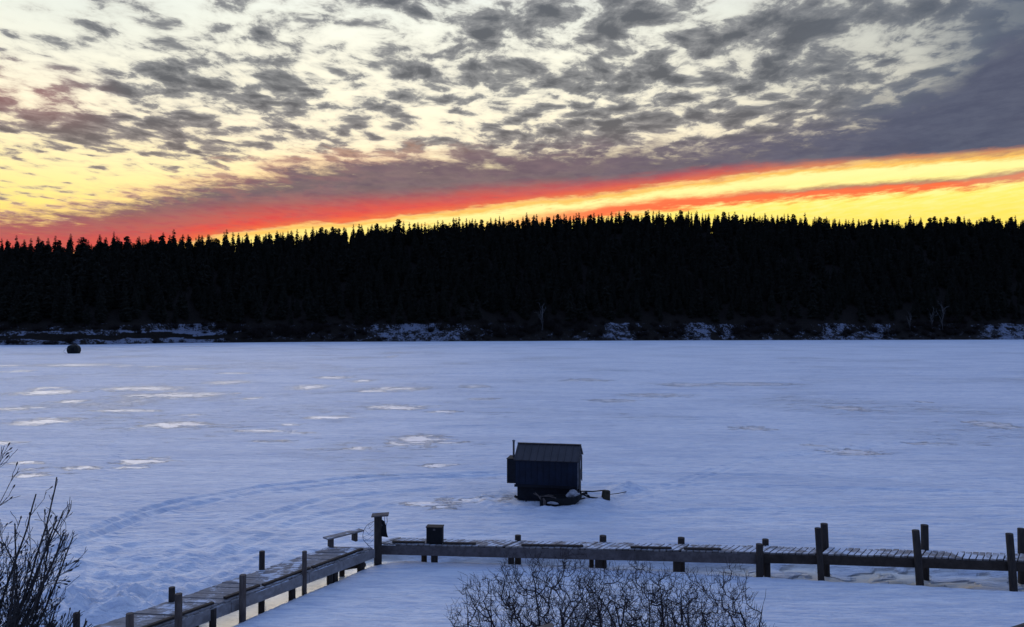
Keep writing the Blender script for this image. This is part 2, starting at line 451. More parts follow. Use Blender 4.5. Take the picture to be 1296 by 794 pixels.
tracks = [  # polylines in photo pixels, groove depth, groove width
    ([(60, 690), (200, 640), (330, 616), (470, 603), (640, 597)], .07, .22),
    ([(60, 700), (210, 646), (340, 622), (480, 608), (640, 600)], .06, .22),
    ([(738, 599), (900, 600), (1296, 606)], .035, .18), ([(738, 613), (900, 614), (1296, 622)], .05, .25),
    ([(250, 690), (330, 655), (420, 630), (560, 618)], .05, .25), ([(290, 700), (380, 660), (480, 638)], .05, .25),
    ([(735, 690), (900, 660), (1296, 655)], .03, .3),
    ([(132, 608), (140, 575), (166, 525)], .03, .16), ([(143, 608), (151, 575), (174, 525)], .03, .16), ([(160, 606), (150, 588), (150, 560)], .02, .15),
    ([(0, 560), (60, 580), (110, 605), (150, 640)], .025, .2), ([(10, 600), (60, 560), (110, 530)], .025, .2),
    ([(0, 470), (400, 476), (900, 468), (1296, 474)], .10, .5), ([(760, 640), (950, 580), (1296, 540)], .03, .18), ([(764, 644), (955, 583), (1296, 543)], .03, .18),
    ([(300, 520), (560, 540), (900, 530), (1296, 556)], .04, .22), ([(640, 645), (700, 655), (900, 645), (1296, 640)], .04, .2),
]
def lake_z(X, Y):
    z = vn.fbm(X * .12, Y * .35, 4) * .14 + vn2.fbm(X * .5, Y * 1.3, 4) * .07
    # wind-packed ridges, broken surface left of the walkway
    rough = sstep(X, -3.5, -7.5) * sstep(Y, 25, 19) * sstep(X, -17, -12)
    lump = vn.fbm(X * 1.3, Y * 1.3, 4, .6)
    z = z + rough * (np.clip(lump, -.2, .5) * .55)
    piles = np.exp(-(((X + 9.6) / 2.0) ** 2 + ((Y - 17.6) / 1.0) ** 2))
    z = z + piles * (.2 + 1.2 * np.abs(vn2.fbm(X * 1.7, Y * 2.6, 4)))
    mid = sstep(Y, 33, 26) * sstep(Y, 14, 19)
    z = z + mid * np.abs(vn2.fbm(X * .8 + 30, Y * 2.6, 4, .6)) * .17 * sstep(X, 9, 0)
    z = z + .03 * sstep(Y, 40, 22) * vn.fbm(X * .25 + 7, Y * 1.9, 5, .6)
    return z
def build_lake():
    xs = np.concatenate([-np.geomspace(4000, 95, 14)[:-1], np.arange(-95, -16, .35), np.arange(-16, 15, .085), np.arange(15, 70, .35), np.geomspace(70, 4000, 16)])
    ys = [-4000, -1500, -500, -150, -40, -12, -4]; y = -2.0
    while y < 10: ys.append(y); y += .4
    while y < 170: ys.append(y); y *= 1.0042
    ys = np.array(ys + list(np.geomspace(170, 4000, 26)))
    X, Y = np.meshgrid(xs, ys)
    z = lake_z(X, Y)
    near = sstep(Y, 200, 60)
    z = z * near
    for pl, dep, wd in tracks:
        d = pdist(X, Y, [gp(*p) for p in pl])
        br = .55 + .9 * vn2(X * .7, Y * .7)
        dep = dep * .85 * (.7 + .9 * vn(X * 2.1, Y * 2.1)); wd = wd * .85
        z = z - dep * br * np.exp(-(d / wd) ** 2) + dep * .55 * np.exp(-((d - wd * 1.9) / (wd * .7)) ** 2)
    # around the shack: packed snow thrown up at its foot
    d = np.hypot((X - 1.25) / 2.3, (Y - 28.6) / 1.4)
    z = z + .05 * np.exp(-((d - 1) / .25) ** 2) * (1.5 + 6 * vn.fbm(X * 2, Y * 2, 3))
    for hx, hy, hr, hz in ((*gp(787, 621), .6, .30), (*gp(801, 619), .5, .22), (*gp(752, 634), .55, .14), (*gp(815, 632), .9, .07), (*gp(840, 625), .9, .05)):
        z = z + hz * np.exp(-(((X - hx) / hr) ** 2 + ((Y - hy) / hr) ** 2)) * (.7 + 1.5 * np.abs(vn2.fbm(X * 3, Y * 3, 3)))
    ins = inside(X, Y)
    de = pdist(X, Y, inner)
    dd = np.minimum(pdist(X, Y, [(a[0] - .55, a[1] + .1) for a in LN]), pdist(X, Y, [(a[0], a[1] + .3) for a in RN]))
    sgn = np.where(ins, de, -de)
    flat = vn.fbm(X * .5, Y * .9, 3) * .05 + vn2.fbm(X * 1.8, Y * 5, 3) * .02
    zin = .13 + flat
    trough = -.20 + .10 * np.clip(vn.fbm(X * .9 + 5, Y * 2.0, 3) * 2, -.3, 1) * sstep(X, -3.5, -2)
    wt = sstep(dd, 1.15, .75) * (~ins)
    z = z * (1 - wt) + trough * wt
    k = sstep(sgn, -.10, .05)
    z = z * (1 - k) + zin * k
    # the bank the photographer stands over
    bk = np.interp(Y, [-4000, -2, 3, 7, 10, 14, 16], [4.6, 4.5, 3.0, 1.9, 1.25, .25, 0])
    z = z + bk * (1 + .1 * vn.fbm(X * .4, Y * .4, 3))
    ice = np.full(X.shape, -.6); 
    patches = [(57, 533, 42, 6), (222, 538, 52, 4.5), (187, 582, 36, 5), (530, 557, 42, 8), (505, 563, 25, 3), (105, 592, 36, 3), (60, 497, 50, 4), (225, 500, 70, 5), (180, 492, 60, 4),
        (20, 517, 30, 3.5), (392, 490, 26, 4), (502, 515, 46, 4), (505, 492, 36, 3.5), (415, 528, 34, 3), (290, 484, 30, 3), 
        (600, 633, 50, 5), (545, 638, 40, 3.5), (600, 489, 20, 2.5), (775, 507, 30, 3), (830, 500, 46, 3), (950, 542, 24, 4), (1075, 572, 36, 5), (1075, 517, 30, 4),
        (870, 487, 40, 2.5), (945, 486, 60, 2.5), (40, 602, 40, 3), (10, 560, 30, 3), (160, 520, 50, 2.5), (330, 545, 40, 2.5), (100, 462, 60, 2.5), (1255, 538, 26, 7), (700, 575, 25, 2),
        (360, 558, 30, 2), (455, 567, 22, 2), (90, 508, 30, 2.5), (610, 505, 22, 2), (420, 478, 30, 2), (740, 481, 30, 2)]
    Rp = random.Random(4)
    for _ in range(26):
        px = Rp.uniform(-20, 620) if Rp.random() < .7 else Rp.uniform(620, 1280); py = 448 + 150 * Rp.random() ** 1.3
        patches.append((px, py, Rp.uniform(8, 26), Rp.uniform(1.2, 2.4)))
    for px, py, hw, hh in patches:
        hw *= .92; hh *= .8
        p = P(px, py); rx = hw * p.y / F; ry = max(.5, abs(P(px, py - hh).y - P(px, py + hh).y) / 2)
        q = np.hypot((X - p.x) / rx, (Y - p.y) / ry)
        ice = np.maximum(ice, 1.0 - .62 * q)
    wet = wt * (sstep(X + (Y - 20.3) * .55, -1.6, -3.3)) + wt * .75 * sstep(vn.fbm(X * 1.1, Y * 2.5, 3), .02, .12) * sstep(X, 5.5, 7)
    dirt = wt * .55 * sstep(vn2.fbm(X * .8 + 2, Y * 2.2, 4), -.02, .14) * sstep(X, -3.6, -2.5)
    V = np.stack([X, Y, z], -1).reshape(-1, 3)
    r, c = X.shape; idx = np.arange(r * c).reshape(r, c)
    Fq = np.stack([idx[:-1, :-1], idx[:-1, 1:], idx[1:, 1:], idx[1:, :-1]], -1).reshape(-1, 4)
    me = npmesh('frozen_lake', V, Fq, M_snow, smooth=True)
    for nm, a in (('ice', ice), ('dirt', dirt), ('wet', np.clip(wet, 0, 1))):
        me.attributes.new(nm, 'FLOAT', 'POINT').data.foreach_set('value', a.astype(np.float32).ravel())
    o = bpy.data.objects.new('frozen_lake', me); COL.objects.link(o)
    put(o, 'frozen_lake', kind='structure', label='snow covered frozen lake with bare ice patches', cat='frozen lake')
build_lake()

# ------------------------------------------------------------------ far shore hill
SH = np.array([P(x, y)[:2] for x, y in ((0, 437), (90, 436.6), (150, 436), (220, 434.5), (400, 433), (630, 432), (860, 431), (1100, 430.5), (1296, 430))])
def shoreY(X): return np.interp(X, SH[:, 0], SH[:, 1])
RIDGE = 95.0
TOPX = [-400, 0, 100, 200, 300, 350, 430, 520, 600, 700, 780, 860, 930, 1000, 1100, 1200, 1296, 1700]
TOPY = [y - 3 for y in (306, 305, 304, 299, 296, 293, 288, 284, 279, 273, 271, 270, 271, 276, 279, 277, 273, 273)]
def ridge_tip(X):
    Y = shoreY(X) + RIDGE
    return H + (HY - np.interp(CX + F * X / Y, TOPX, TOPY)) * Y / F
def hill_z(X, Y):
    t = Y - shoreY(X)
    R = ridge_tip(X) - 13.5
    bank = sstep(t, 0, 2.5) * 1.2 + sstep(t, 1, 13) * 5.6
    left = sstep(X, -120, -160)
    bank = bank + left * (sstep(t, 5.5, 6.5) * 1.2 - sstep(t, 2, 14) * 1.2)
    z = bank + (R - 6.8) * sstep(t, 6, RIDGE) ** .9 if False else bank + (R - 6.8) * np.clip((t - 9) / (RIDGE - 9), 0, 1) ** .95
    z = z - sstep(t, RIDGE + 10, 400) * 30
    z = z + vn.fbm(X * .12, Y * .12, 4) * 2.2 * sstep(t, -1, 3)
    return np.where(t < 0, -1.0 + np.clip(t + 2, 0, 2) * .5, z)
def hill_material():
    m, g, b = mat('forest_floor')
    pos = g.node('ShaderNodeNewGeometry').outputs['Position']
    a = g.node('ShaderNodeAttribute', attribute_name='snow').outputs['Fac']
    n = g.noise(pos, .22, 7.0, .7, .6); n2 = g.noise(pos, 1.4, 5.0, .7)
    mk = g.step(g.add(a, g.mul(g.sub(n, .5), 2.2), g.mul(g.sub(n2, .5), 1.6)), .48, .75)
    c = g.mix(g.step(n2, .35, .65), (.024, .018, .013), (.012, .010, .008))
    g.put(b.inputs['Base Color'], g.mix(mk, c, (.21, .23, .28)))  # bank snow: the forest's shade is put into its dark colour
    b.inputs['Roughness'].default_value = .9; b.inputs['Specular IOR Level'].default_value = .1
    return m
def build_hill():
    ts = np.concatenate([np.arange(-6, 22, .7), np.arange(22, RIDGE + 20, 4), [140, 200, 300, 500, 900]])
    xs = np.arange(-620, 700, 1.6)
    X, T = np.meshgrid(xs, ts); Y = shoreY(X) + T
    Z = hill_z(X, Y)
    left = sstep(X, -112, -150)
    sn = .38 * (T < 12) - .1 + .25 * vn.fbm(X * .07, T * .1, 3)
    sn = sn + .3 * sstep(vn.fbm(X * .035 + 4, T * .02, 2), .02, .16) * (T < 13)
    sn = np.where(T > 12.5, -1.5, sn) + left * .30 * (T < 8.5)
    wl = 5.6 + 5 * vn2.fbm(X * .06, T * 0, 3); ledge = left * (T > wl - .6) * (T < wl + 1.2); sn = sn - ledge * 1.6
    V = np.stack([X, Y, Z], -1).reshape(-1, 3)
    r, c = X.shape; idx = np.arange(r * c).reshape(r, c)
    Fq = np.stack([idx[:-1, :-1], idx[:-1, 1:], idx[1:, 1:], idx[1:, :-1]], -1).reshape(-1, 4)
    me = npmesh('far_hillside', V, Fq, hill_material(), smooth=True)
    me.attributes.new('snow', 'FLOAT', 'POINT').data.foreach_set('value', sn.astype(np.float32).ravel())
    o = bpy.data.objects.new('hills', me); COL.objects.link(o)
    put(o, 'hills', kind='structure', label='forested hill rising from the far shore', cat='hill')
build_hill()

# ------------------------------------------------------------------ far forest
M_needle = simple('spruce_needles', (.020, .020, .013), .9, (.010, .010, .007), .5, spec=.1)
M_bark = simple('dark_bark', (.035, .027, .022), .9, spec=.1)
M_brush = simple('bare_brush', (.036, .027, .023), .9, (.018, .014, .012), 1.2, spec=.1)
def spruce_arrays(seed, h=15.0, slim=.15, broad=False):
    r = np.random.default_rng(seed); V = []; T = []; MI = []
    def tri(a, b, c, mi=0):
        k = len(V); V.extend([a, b, c]); T.append((k, k + 1, k + 2)); MI.append(mi)
    lean = r.normal(0, .012, 2)
    for j in range(5):                                     # trunk
        a, b = 2 * math.pi * j / 5, 2 * math.pi * (j + 1) / 5; R = .012 * h
        tri((R * math.cos(a), R * math.sin(a), -1), (R * math.cos(b), R * math.sin(b), -1), (lean[0] * h, lean[1] * h, h * .95), 1)
    zz = h * .06; kk = 0
    while zz < h * .985:
        u = zz / h
        prof = (1 - u) ** (.85 if not broad else .5) * (min(1.0, .45 + u * 3))
        R = slim * 1.25 * h * prof * r.uniform(.7, 1.2) + .34
        nb = int(5 + 4 * (1 - u)); ph = r.uniform(0, 6.28)
        for j in range(nb):
            if r.random() < .10: continue
            a = ph + 2 * math.pi * j / nb + r.normal(0, .15); L = R * r.uniform(.65, 1.3)
            cx, cy = lean[0] * zz, lean[1] * zz
            wv = (.24 * L + .12) * r.uniform(.8, 1.3)
            ca, sa = math.cos(a), math.sin(a)
            dr = L * (.30 if u < .8 else -.15) * r.uniform(.5, 1.3)
            p0 = (cx, cy, zz + .35 * L)
            tip = (cx + ca * L, cy + sa * L, zz - dr)
            l = (cx + ca * L * .5 - sa * wv, cy + sa * L * .5 + ca * wv, zz - dr * .6 - .1)
            q = (cx + ca * L * .5 + sa * wv, cy + sa * L * .5 - ca * wv, zz - dr * .6 - .1)
            tri(p0, l, tip); tri(p0, tip, q)
            if L > .9: tri(p0, (cx + ca * L * .75, cy + sa * L * .75, zz - dr - .45 * r.uniform(.5, 1.3)), tip)
        zz += h * (.042 * (1 - u * .45)) * r.uniform(.7, 1.3); kk += 1
    return np.array(V, np.float32), np.array(T, np.int32), np.array(MI, np.int32)
variants = [spruce_arrays(10 + i, 15.0 * random.uniform(.92, 1.08), [.13, .16, .12, .18, .145, .20, .11][i], i == 5) for i in range(7)]
vmesh = [npmesh('spruce_tree', v, t, None, [M_needle, M_bark], mi) for v, t, mi in variants]
def spot_z(x, y): return float(hill_z(np.array([x]), np.array([y]))[0])
n_ind = 0
def lone_spruce(x, t, s, label, group, v=None):
    global n_ind
    y = float(shoreY(x)) + t
    o = bpy.data.objects.new('spruce_tree', vmesh[v if v is not None else random.randrange(7)]); COL.objects.link(o)
    o.location = (x, y, spot_z(x, y) - .3)
    o.rotation_euler = (0, 0, random.uniform(0, 6.28)); o.scale = (s * random.uniform(.85, 1.15),) * 2 + (s,)
    put(o, 'spruce_tree', label, 'tree', group); n_ind += 1
x = -330.0
while x < 335:
    if abs(x) / (float(shoreY(x)) + RIDGE) < .74:
        tall = random.random()
        s = random.uniform(.84, 1.0) if tall < .85 else random.uniform(1.0, 1.12)
        lone_spruce(x, RIDGE + random.uniform(-3, 3), s, 'dark pointed spruce on the skyline of the far hill', 'spruces on the skyline across the lake')
    x += random.choice([1.4, 1.9, 2.4, 2.9, 3.8])
print('skyline spruces', n_ind)
x = -230.0
while x < 300 and n_ind < 292:
    lone_spruce(x, random.uniform(11.5, 16), random.uniform(.6, 1.05), 'dark spruce at the foot of the forested hill above the far shore', 'spruces above the far shore')
    x += random.uniform(4.5, 8.5)
# the rest of the wood reads as one black mass
VV = []; TT = []; MM = []; k = 0
for i in range(5200):
    x = rng.uniform(-400, 430); t = 12.5 + (RIDGE + 12) * rng.random() ** .9
    y = float(shoreY(x)) + t
    if abs(x) / y > .80: continue
    v, tr, mi = variants[rng.integers(7)]
    s = rng.uniform(.65, 1.0) if t < RIDGE - 6 else rng.uniform(.55, .86)
    a = rng.uniform(0, 6.28); ca, sa = math.cos(a) * s, math.sin(a) * s
    VV.append(np.stack([v[:, 0] * ca - v[:, 1] * sa + x, v[:, 0] * sa + v[:, 1] * ca + y, v[:, 2] * s], -1) + [0, 0, spot_z(x, y) - .4])
    TT.append(tr + k); MM.append(mi); k += len(v)
me = npmesh('spruce_forest', np.concatenate(VV), np.concatenate(TT), None, [M_needle, M_bark], np.concatenate(MM))
o = bpy.data.objects.new('spruce_forest', me); COL.objects.link(o)
put(o, 'spruce_forest', 'dense black spruce forest covering the hill across the frozen lake', 'forest', kind='stuff')

# bare branches: a general grower used for the shrubs and the pale trees
def grow(mb, p, d, L, r, depth, R, seg, bend, trop, split, ang, bounds, maxd, minr, twig_n=3, mi=0, buds=None, keep=1.0):
    n = max(2, int(L / seg)); pts = [p.copy()]; rad = [r]; q = p.copy(); dd = d.normalized()
    kids = []
    for i in range(n):
        dd = (dd + Vector((R.gauss(0, bend), R.gauss(0, bend), R.gauss(0, bend))) + Vector((0, 0, trop))).normalized()
        q = q + dd * seg
        if bounds and bounds(q) > 1.0 and depth > 0 and i > 0: break
        if bounds and bounds(q) > 1.0: break
        u = (i + 1) / n
        rr = max(minr, r * (1 - .72 * u)); pts.append(q.copy()); rad.append(rr)
        if depth < maxd and u > .12 and R.random() < split * (1 if depth else .9):
            kids.append((q.copy(), dd.copy(), u, rr))
    if len(pts) < 2: return
    mb.tube(pts, rad, 5 if depth < 2 else twig_n, cap=depth < 2, mi=mi)
    if buds is not None and depth >= maxd - 1 and R.random() < buds:
        e = pts[-1]; mb.tube([e, e + dd * .03, e + dd * .05], [.004, .011, .002], 4, mi=mi)
    for (kp, kd, u, kr) in kids:
        if R.random() > keep: continue
        ax = kd.orthogonal().normalized(); ax = Matrix.Rotation(R.uniform(0, 6.28), 3, kd) @ ax
        nd = Matrix.Rotation(R.gauss(ang, .18), 3, ax) @ kd
        grow(mb, kp, nd, L * R.uniform(.38, .68) * (1 - .35 * u), max(minr, kr * .66), depth + 1, R, seg * .82, bend * 1.12, trop, split, ang, bounds, maxd, minr, twig_n, mi, buds, keep)

# pale bare trees in front of the black wood, and brush along the far shore
M_pale = simple('pale_birch_bark', (.17, .16, .155), .85, (.08, .075, .07), 1.5, spec=.1)
for (px, h, lab) in ((686, 13.0, 'pale bare forked tree in front of the dark forest, beyond the ice shack'),
                     (1180, 11.0, 'slim pale bare tree at the far shore, left of the two at right'),
                     (1193, 15.0, 'taller pale bare forked tree at the far shore on the right'),
                     (1152, 9.0, 'small pale bare tree at the far shore near the right side')):
    R = random.Random(px); t = 8.5
    X0 = 0
    Yg = 400.0
    for _ in range(6): X0 = (px - CX) * Yg / F; Yg = float(shoreY(X0)) + t
    e = empty('bare_tree', (X0, Yg, spot_z(X0, Yg) - .2), lab, 'tree')
    mb = MB(); grow(mb, Vector((0, 0, 0)), Vector((R.uniform(-.1, .1), 0, 1)), h, .17, 0, R, .8, .09, .03, .0, .4, None, 2, .05)
    mb.build('trunk', M_pale, e)
    mb = MB()
    for kk in range(9):
        grow(mb, Vector((0, 0, h * (.25 + .07 * kk))), Vector((R.uniform(-1, 1), R.uniform(-.5, .5), 1.3)), h * R.uniform(.22, .4), .09, 1, R, .6, .12, .05, .35, .45, None, 3, .035)
    mb.build('crown', M_pale, e)

def brush_mesh(seed, rx, rz, n):
    R = random.Random(seed); mb = MB()
    for i in range(n):
        a = R.uniform(0, 6.28); el_ = R.uniform(.25, 1.45); L = rz * R.uniform(.5, 1.1)
        d = Vector((math.cos(a) * math.cos(el_) * rx / rz, math.sin(a) * math.cos(el_) * rx / rz, math.sin(el_)))
        b = Vector((math.cos(a), math.sin(a), 0)) * R.uniform(0, rx * .35)
        m_ = b + d * L * .55 + Vector((R.gauss(0, .12), R.gauss(0, .12), .1)); t_ = b + d * L + Vector((R.gauss(0, .2), R.gauss(0, .2), 0))
        mb.tube([b, m_, t_], [.07, .05, .02], 3, cap=False)
        for _ in range(4):
            s0 = m_ + (t_ - m_) * R.random(); mb.tube([s0, s0 + Vector((R.gauss(0, .45), R.gauss(0, .45), R.uniform(.1, .7)))], [.035, .015], 3, cap=False)
    me = mb.build('shrub', M_brush); m = me.data; bpy.data.objects.remove(me); return m
bm_ = [brush_mesh(40 + i, 2.4, [2.6, 3.4, 2.0, 4.2][i], [70, 90, 60, 95][i]) for i in range(4)]
R = random.Random(5); x = -215.0; ns = 0
while x < 305 and ns < 295:
    y0 = float(shoreY(x)); leftbank = x < -128
    for rep in range(1 if leftbank else 3):
        t = R.uniform(.8, 12.5) if not leftbank else R.choice([1.0, 9.5, 9.0, 10.5, R.uniform(1, 7)])
        if not leftbank and vn.fbm(np.array([x * .035 + 4]), np.array([t * .02]), 2)[0] > .05 and t < 12 and R.random() < .8: continue
        xx = x + R.uniform(-1.5, 1.5); y = float(shoreY(xx)) + t
        o = bpy.data.objects.new('shrub', bm_[R.randrange(4)]); COL.objects.link(o)
        s = R.uniform(.6, 1.2) * (.5 if t < 4 else 1) if not leftbank else R.uniform(.4, .85)
        o.location = (xx, y, spot_z(xx, y) - .1); o.rotation_euler = (0, 0, R.uniform(0, 6)); o.scale = (s * 1.15, s * 1.15, s)
        put(o, 'shrub', 'dark leafless shrub on the snowy bank of the far shore', 'shrub', 'leafless shrubs along the far shore'); ns += 1
    x += R.uniform(2.6, 5.0) if not leftbank else R.uniform(1.2, 3.4)
# low trees behind the bank, closing the foot of the wood
print('shrubs', ns)

# ------------------------------------------------------------------ docks
def lerp2(pl, X):
    return float(np.interp(X, [p[0] for p in pl], [p[1] for p in pl]))
def plank_deck(mb, a, b, cross, z, pw=.14, gap=.018, th=.035, seed=1):
    R = random.Random(seed); a = Vector((*a, 0)); b = Vector((*b, 0)); c = Vector((*cross, 0))
    L = (b - a).length; u = (b - a) / L; n = int(L / (pw + gap))
    for i in range(n):
        s = i * (pw + gap); e = s + pw
        j0, j1 = R.uniform(-.025, .02), R.uniform(-.03, .03); dz = R.uniform(-.006, .008)
        cu = c.normalized()
        q = [a + u * s + cu * j0, a + u * e + cu * j0, a + u * e + c + cu * j1, a + u * s + c + cu * j1]
        vs = [(p.x, p.y, z - th + dz) for p in q] + [(p.x, p.y, z + dz + R.uniform(-.003, .003)) for p in q]
        fs = [(3, 2, 1, 0), (4, 5, 6, 7), (0, 1, 5, 4), (1, 2, 6, 5), (2, 3, 7, 6), (3, 0, 4, 7)]
        cr = (q[1] - q[0]).cross(q[3] - q[0]).z
        if cr < 0: fs = [f[::-1] for f in fs]
        mb.add(vs, fs)
def post(parent, x, y, ztop, zbot=-.5, r=.09, lean=(0, 0), m=None, name='post', n=10, cap_snow=False):
    mb = MB(); L = ztop - zbot
    pts = [(x + lean[0] * (k / 4 - .3) * L, y + lean[1] * (k / 4 - .3) * L, zbot + L * k / 4) for k in range(5)]
    mb.tube(pts, [r * 1.05, r * 1.02, r, r * .99, r * .97], n, wob=.03)
    return mb.build(name, m or M_post, parent, bevel=.006)
ZD = .62
right = empty('dock', (0, 0, 0), 'long wooden dock running to the right edge, snow dusted planks on dark posts', 'dock')
RC = (.44, .56)
for (i0, i1, sd) in ((0, 1, 1), (1, 2, 2), (2, 3, 3), (3, 4, 4), (4, 5, 5), (5, 6, 6)):
    pass
mb = MB()
for i in range(len(RN) - 1): plank_deck(mb, RN[i], RN[i + 1], RC, ZD, .135, .032, .04, 20 + i)
mb.build('deck', M_deck, right)
mats_b = [M_beam_m, M_beam_m, None, M_beam_d, M_beam_d, M_beam_d]
def facing(a, b, m, h=.25, z1=ZD - .045, t=.05, name='edge_beam', off=0.0):
    mb = MB(); A = Vector((*a, 0)); B = Vector((*b, 0)); u = (B - A).normalized(); nrm = Vector((u.y, -u.x, 0))
    if nrm.y > 0: nrm = -nrm
    A += nrm * (off + t / 2); B += nrm * (off + t / 2)
    A.z = B.z = z1 - h / 2
    mb.beam(A, B, t, h); return mb.build(name, m, right if name == 'edge_beam' else left, bevel=.005)
x963 = (6.60, lerp2(RN, 6.6))
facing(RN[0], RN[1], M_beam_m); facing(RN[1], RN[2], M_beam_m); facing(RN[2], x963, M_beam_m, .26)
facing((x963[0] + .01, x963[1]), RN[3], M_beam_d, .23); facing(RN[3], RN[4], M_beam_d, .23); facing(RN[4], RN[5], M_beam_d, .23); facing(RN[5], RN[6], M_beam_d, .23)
mb = MB()
for i in range(len(RN) - 1):
    A = Vector((RN[i][0] + RC[0], RN[i][1] + RC[1], ZD - .17)); B = Vector((RN[i + 1][0] + RC[0], RN[i + 1][1] + RC[1], ZD - .17)); mb.beam(A, B, .05, .2)
mb.build('back_beam', M_beam_d, right, bevel=.004)
# near posts: photo x, top row, half width px, base x, material
def rpost(px, top, hw, near=True, m=None, bx=None, r=None):
    X = (px - CX) * 20.0 / F
    for _ in range(5):
        Yp = lerp2(RN, X) + (-.14 if near else RC[1] + .14); X = (px - CX) * Yp / F
    zt = H - (top - HY) * Yp / F
    ln = ((bx - px) * Yp / F / -(zt + .3), 0) if bx is not None else (0, 0)
    r = r or hw * Yp / F
    return post(right, X, Yp, zt, -.5, r, ln, m or M_post_d)
for (px, top, hw) in ((762.5, 676.5, 4.5), (861, 679, 4.5), (959.5, 687, 4.6)): rpost(px, top, hw, near=False if px < 900 else True)
for (px, top, hw) in ((655.5, 676, 4.0), (967, 681, 4.2)): rpost(px, top, hw, False)
rpost(1036.5, 667, 4.0, True, bx=1041); rpost(1042.8, 661.5, 4.6, False, bx=1045)
rpost(1160.5, 669.7, 4.6, True, bx=1166); rpost(1167.5, 663, 4.6, False)
rpost(1278, 674, 4.5, True, bx=1283); rpost(1289, 667.5, 4.3, False)
# stub posts that end under the deck
for (px, hw, near) in ((537.5, 3.6, 0), (550.5, 4.4, 1), (647, 4.0, 1), (757, 4.6, 1), (855, 4.5, 1), (969, 4.0, 1), (748, 3.0, 0)):
    X = (px - CX) * 20.3 / F; Yp = lerp2(RN, X) + (.12 if near else RC[1] - .1); X = (px - CX) * Yp / F
    post(right, X, Yp, ZD - .05, -.5, hw * Yp / F, (0, 0), M_post_d)
# loose edge boards
for (x0, x1, yy) in ((496, 537, 687.5), (560, 602, 690), (660, 739, 692.8), (799, 851, 695), (866, 913, 695.5)):
    A = P(x0, yy, ZD + .02); B = P(x1, yy + (x1 - x0) * .012, ZD + .02)
    A.y = lerp2(RN, A.x) + .07; B.y = lerp2(RN, B.x) + .09
    mb = MB(); mb.beam(A + Vector((0, 0, .012)), B + Vector((0, 0, .012)), .10, .045); mb.build('toe_board', M_post_d, right, bevel=.004)

left = empty('dock', (0, 0, 0), 'grey wooden walkway running from the corner post down to the lower left', 'dock')
LC = (-1.17, .12)
mb = MB()
plank_deck(mb, (LN[0][0], LN[0][1]), (LN[1][0], LN[1][1]), LC, ZD - .002, .14, .016, .04, 41)
plank_deck(mb, LN[1], LN[2], LC, ZD - .002, .14, .016, .04, 42)
mb.build('deck', M_deck_l, left)
def lface(a, b, m, h, name, z1=ZD - .045, t=.05, off=0.0, side=1):
    mb = MB(); A = Vector((*a, z1 - h / 2)); B = Vector((*b, z1 - h / 2)); u = (B - A).normalized(); nrm = Vector((-u.y, u.x, 0)) * side
    mb.beam(A + nrm * (off + t / 2), B + nrm * (off + t / 2), t, h); return mb.build(name, m, left, bevel=.005)
def lp(s, off=0.0):                          # point s metres along the left walkway, off metres outside its near edge
    a, b = Vector(LN[0]), Vector(LN[1]); L = (b - a).length
    u = (b - a) / L; n = Vector((-u.y, u.x))
    if s > L: a, s = b, s - L; u = (Vector(LN[2]) - b).normalized(); n = Vector((-u.y, u.x))
    q = a + u * s + n * off; return (q.x, q.y)
cuts = [-.05, 2.3, 4.55, 6.9, 9.7]
for s0, s1 in zip(cuts[:-1], cuts[1:]):
    lface(lp(s0), lp(s1 - .012), M_beam_g, .24, 'side_beam')
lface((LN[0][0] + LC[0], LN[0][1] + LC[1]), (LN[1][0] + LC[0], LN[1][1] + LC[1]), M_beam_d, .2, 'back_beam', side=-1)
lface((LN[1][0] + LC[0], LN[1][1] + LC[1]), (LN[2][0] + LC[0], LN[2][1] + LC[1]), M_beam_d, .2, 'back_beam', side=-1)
for (s0, s1, o_) in ((.3, 2.1, -.09), (2.15, 3.6, -.1), (3.65, 4.6, -.14), (4.9, 7.2, -.1), (7.3, 9.3, -.1)):
    A = Vector((*lp(s0, o_), ZD + .022)); B = Vector((*lp(s1, o_ + .03), ZD + .03))
    mb = MB(); mb.beam(A, B, .09, .045); mb.build('toe_board', M_beam_d, left, bevel=.004)
def lpost(px, top, hw, Dp, m=None, bx=None):
    X = (px - CX) * Dp / F; zt = H - (top - HY) * Dp / F
    return post(left, X, Dp, zt, -.5, hw * Dp / F, (0, 0) if bx is None else ((bx - px) * Dp / F / -(zt + .3), 0), m or M_post, n=8)
lpost(387, 696, 3.2, 18.15); lpost(309.5, 725.5, 4.5, 16.45); lpost(229, 749, 4.8, 15.05); lpost(168, 773.6, 5.0, 13.85)
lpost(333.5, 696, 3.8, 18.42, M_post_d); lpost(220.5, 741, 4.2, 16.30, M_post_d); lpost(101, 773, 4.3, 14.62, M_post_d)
for (px, Dp, hw) in ((460, 19.95, 5), (427.5, 19.1, 4), (421, 18.95, 4.2), (373.5, 17.95, 4.6), (335, 17.3, 4.0), (274, 15.95, 4.6), (253, 15.95, 3.6), (436, 20.35, 3.5)):
    X = (px - CX) * Dp / F; post(left, X - .05, Dp + .05, ZD - .05, -.5, hw * Dp / F, (0, 0), M_post_d, n=8)
mb = MB(); a = P(418, 722, .1); b = P(458, 719, .1); a.y = b.y = 20.0
mb.beam((-4.85, 19.75, .16), (-3.95, 20.1, .2), .07, .09); mb.build('cross_brace', M_beam_d, left)

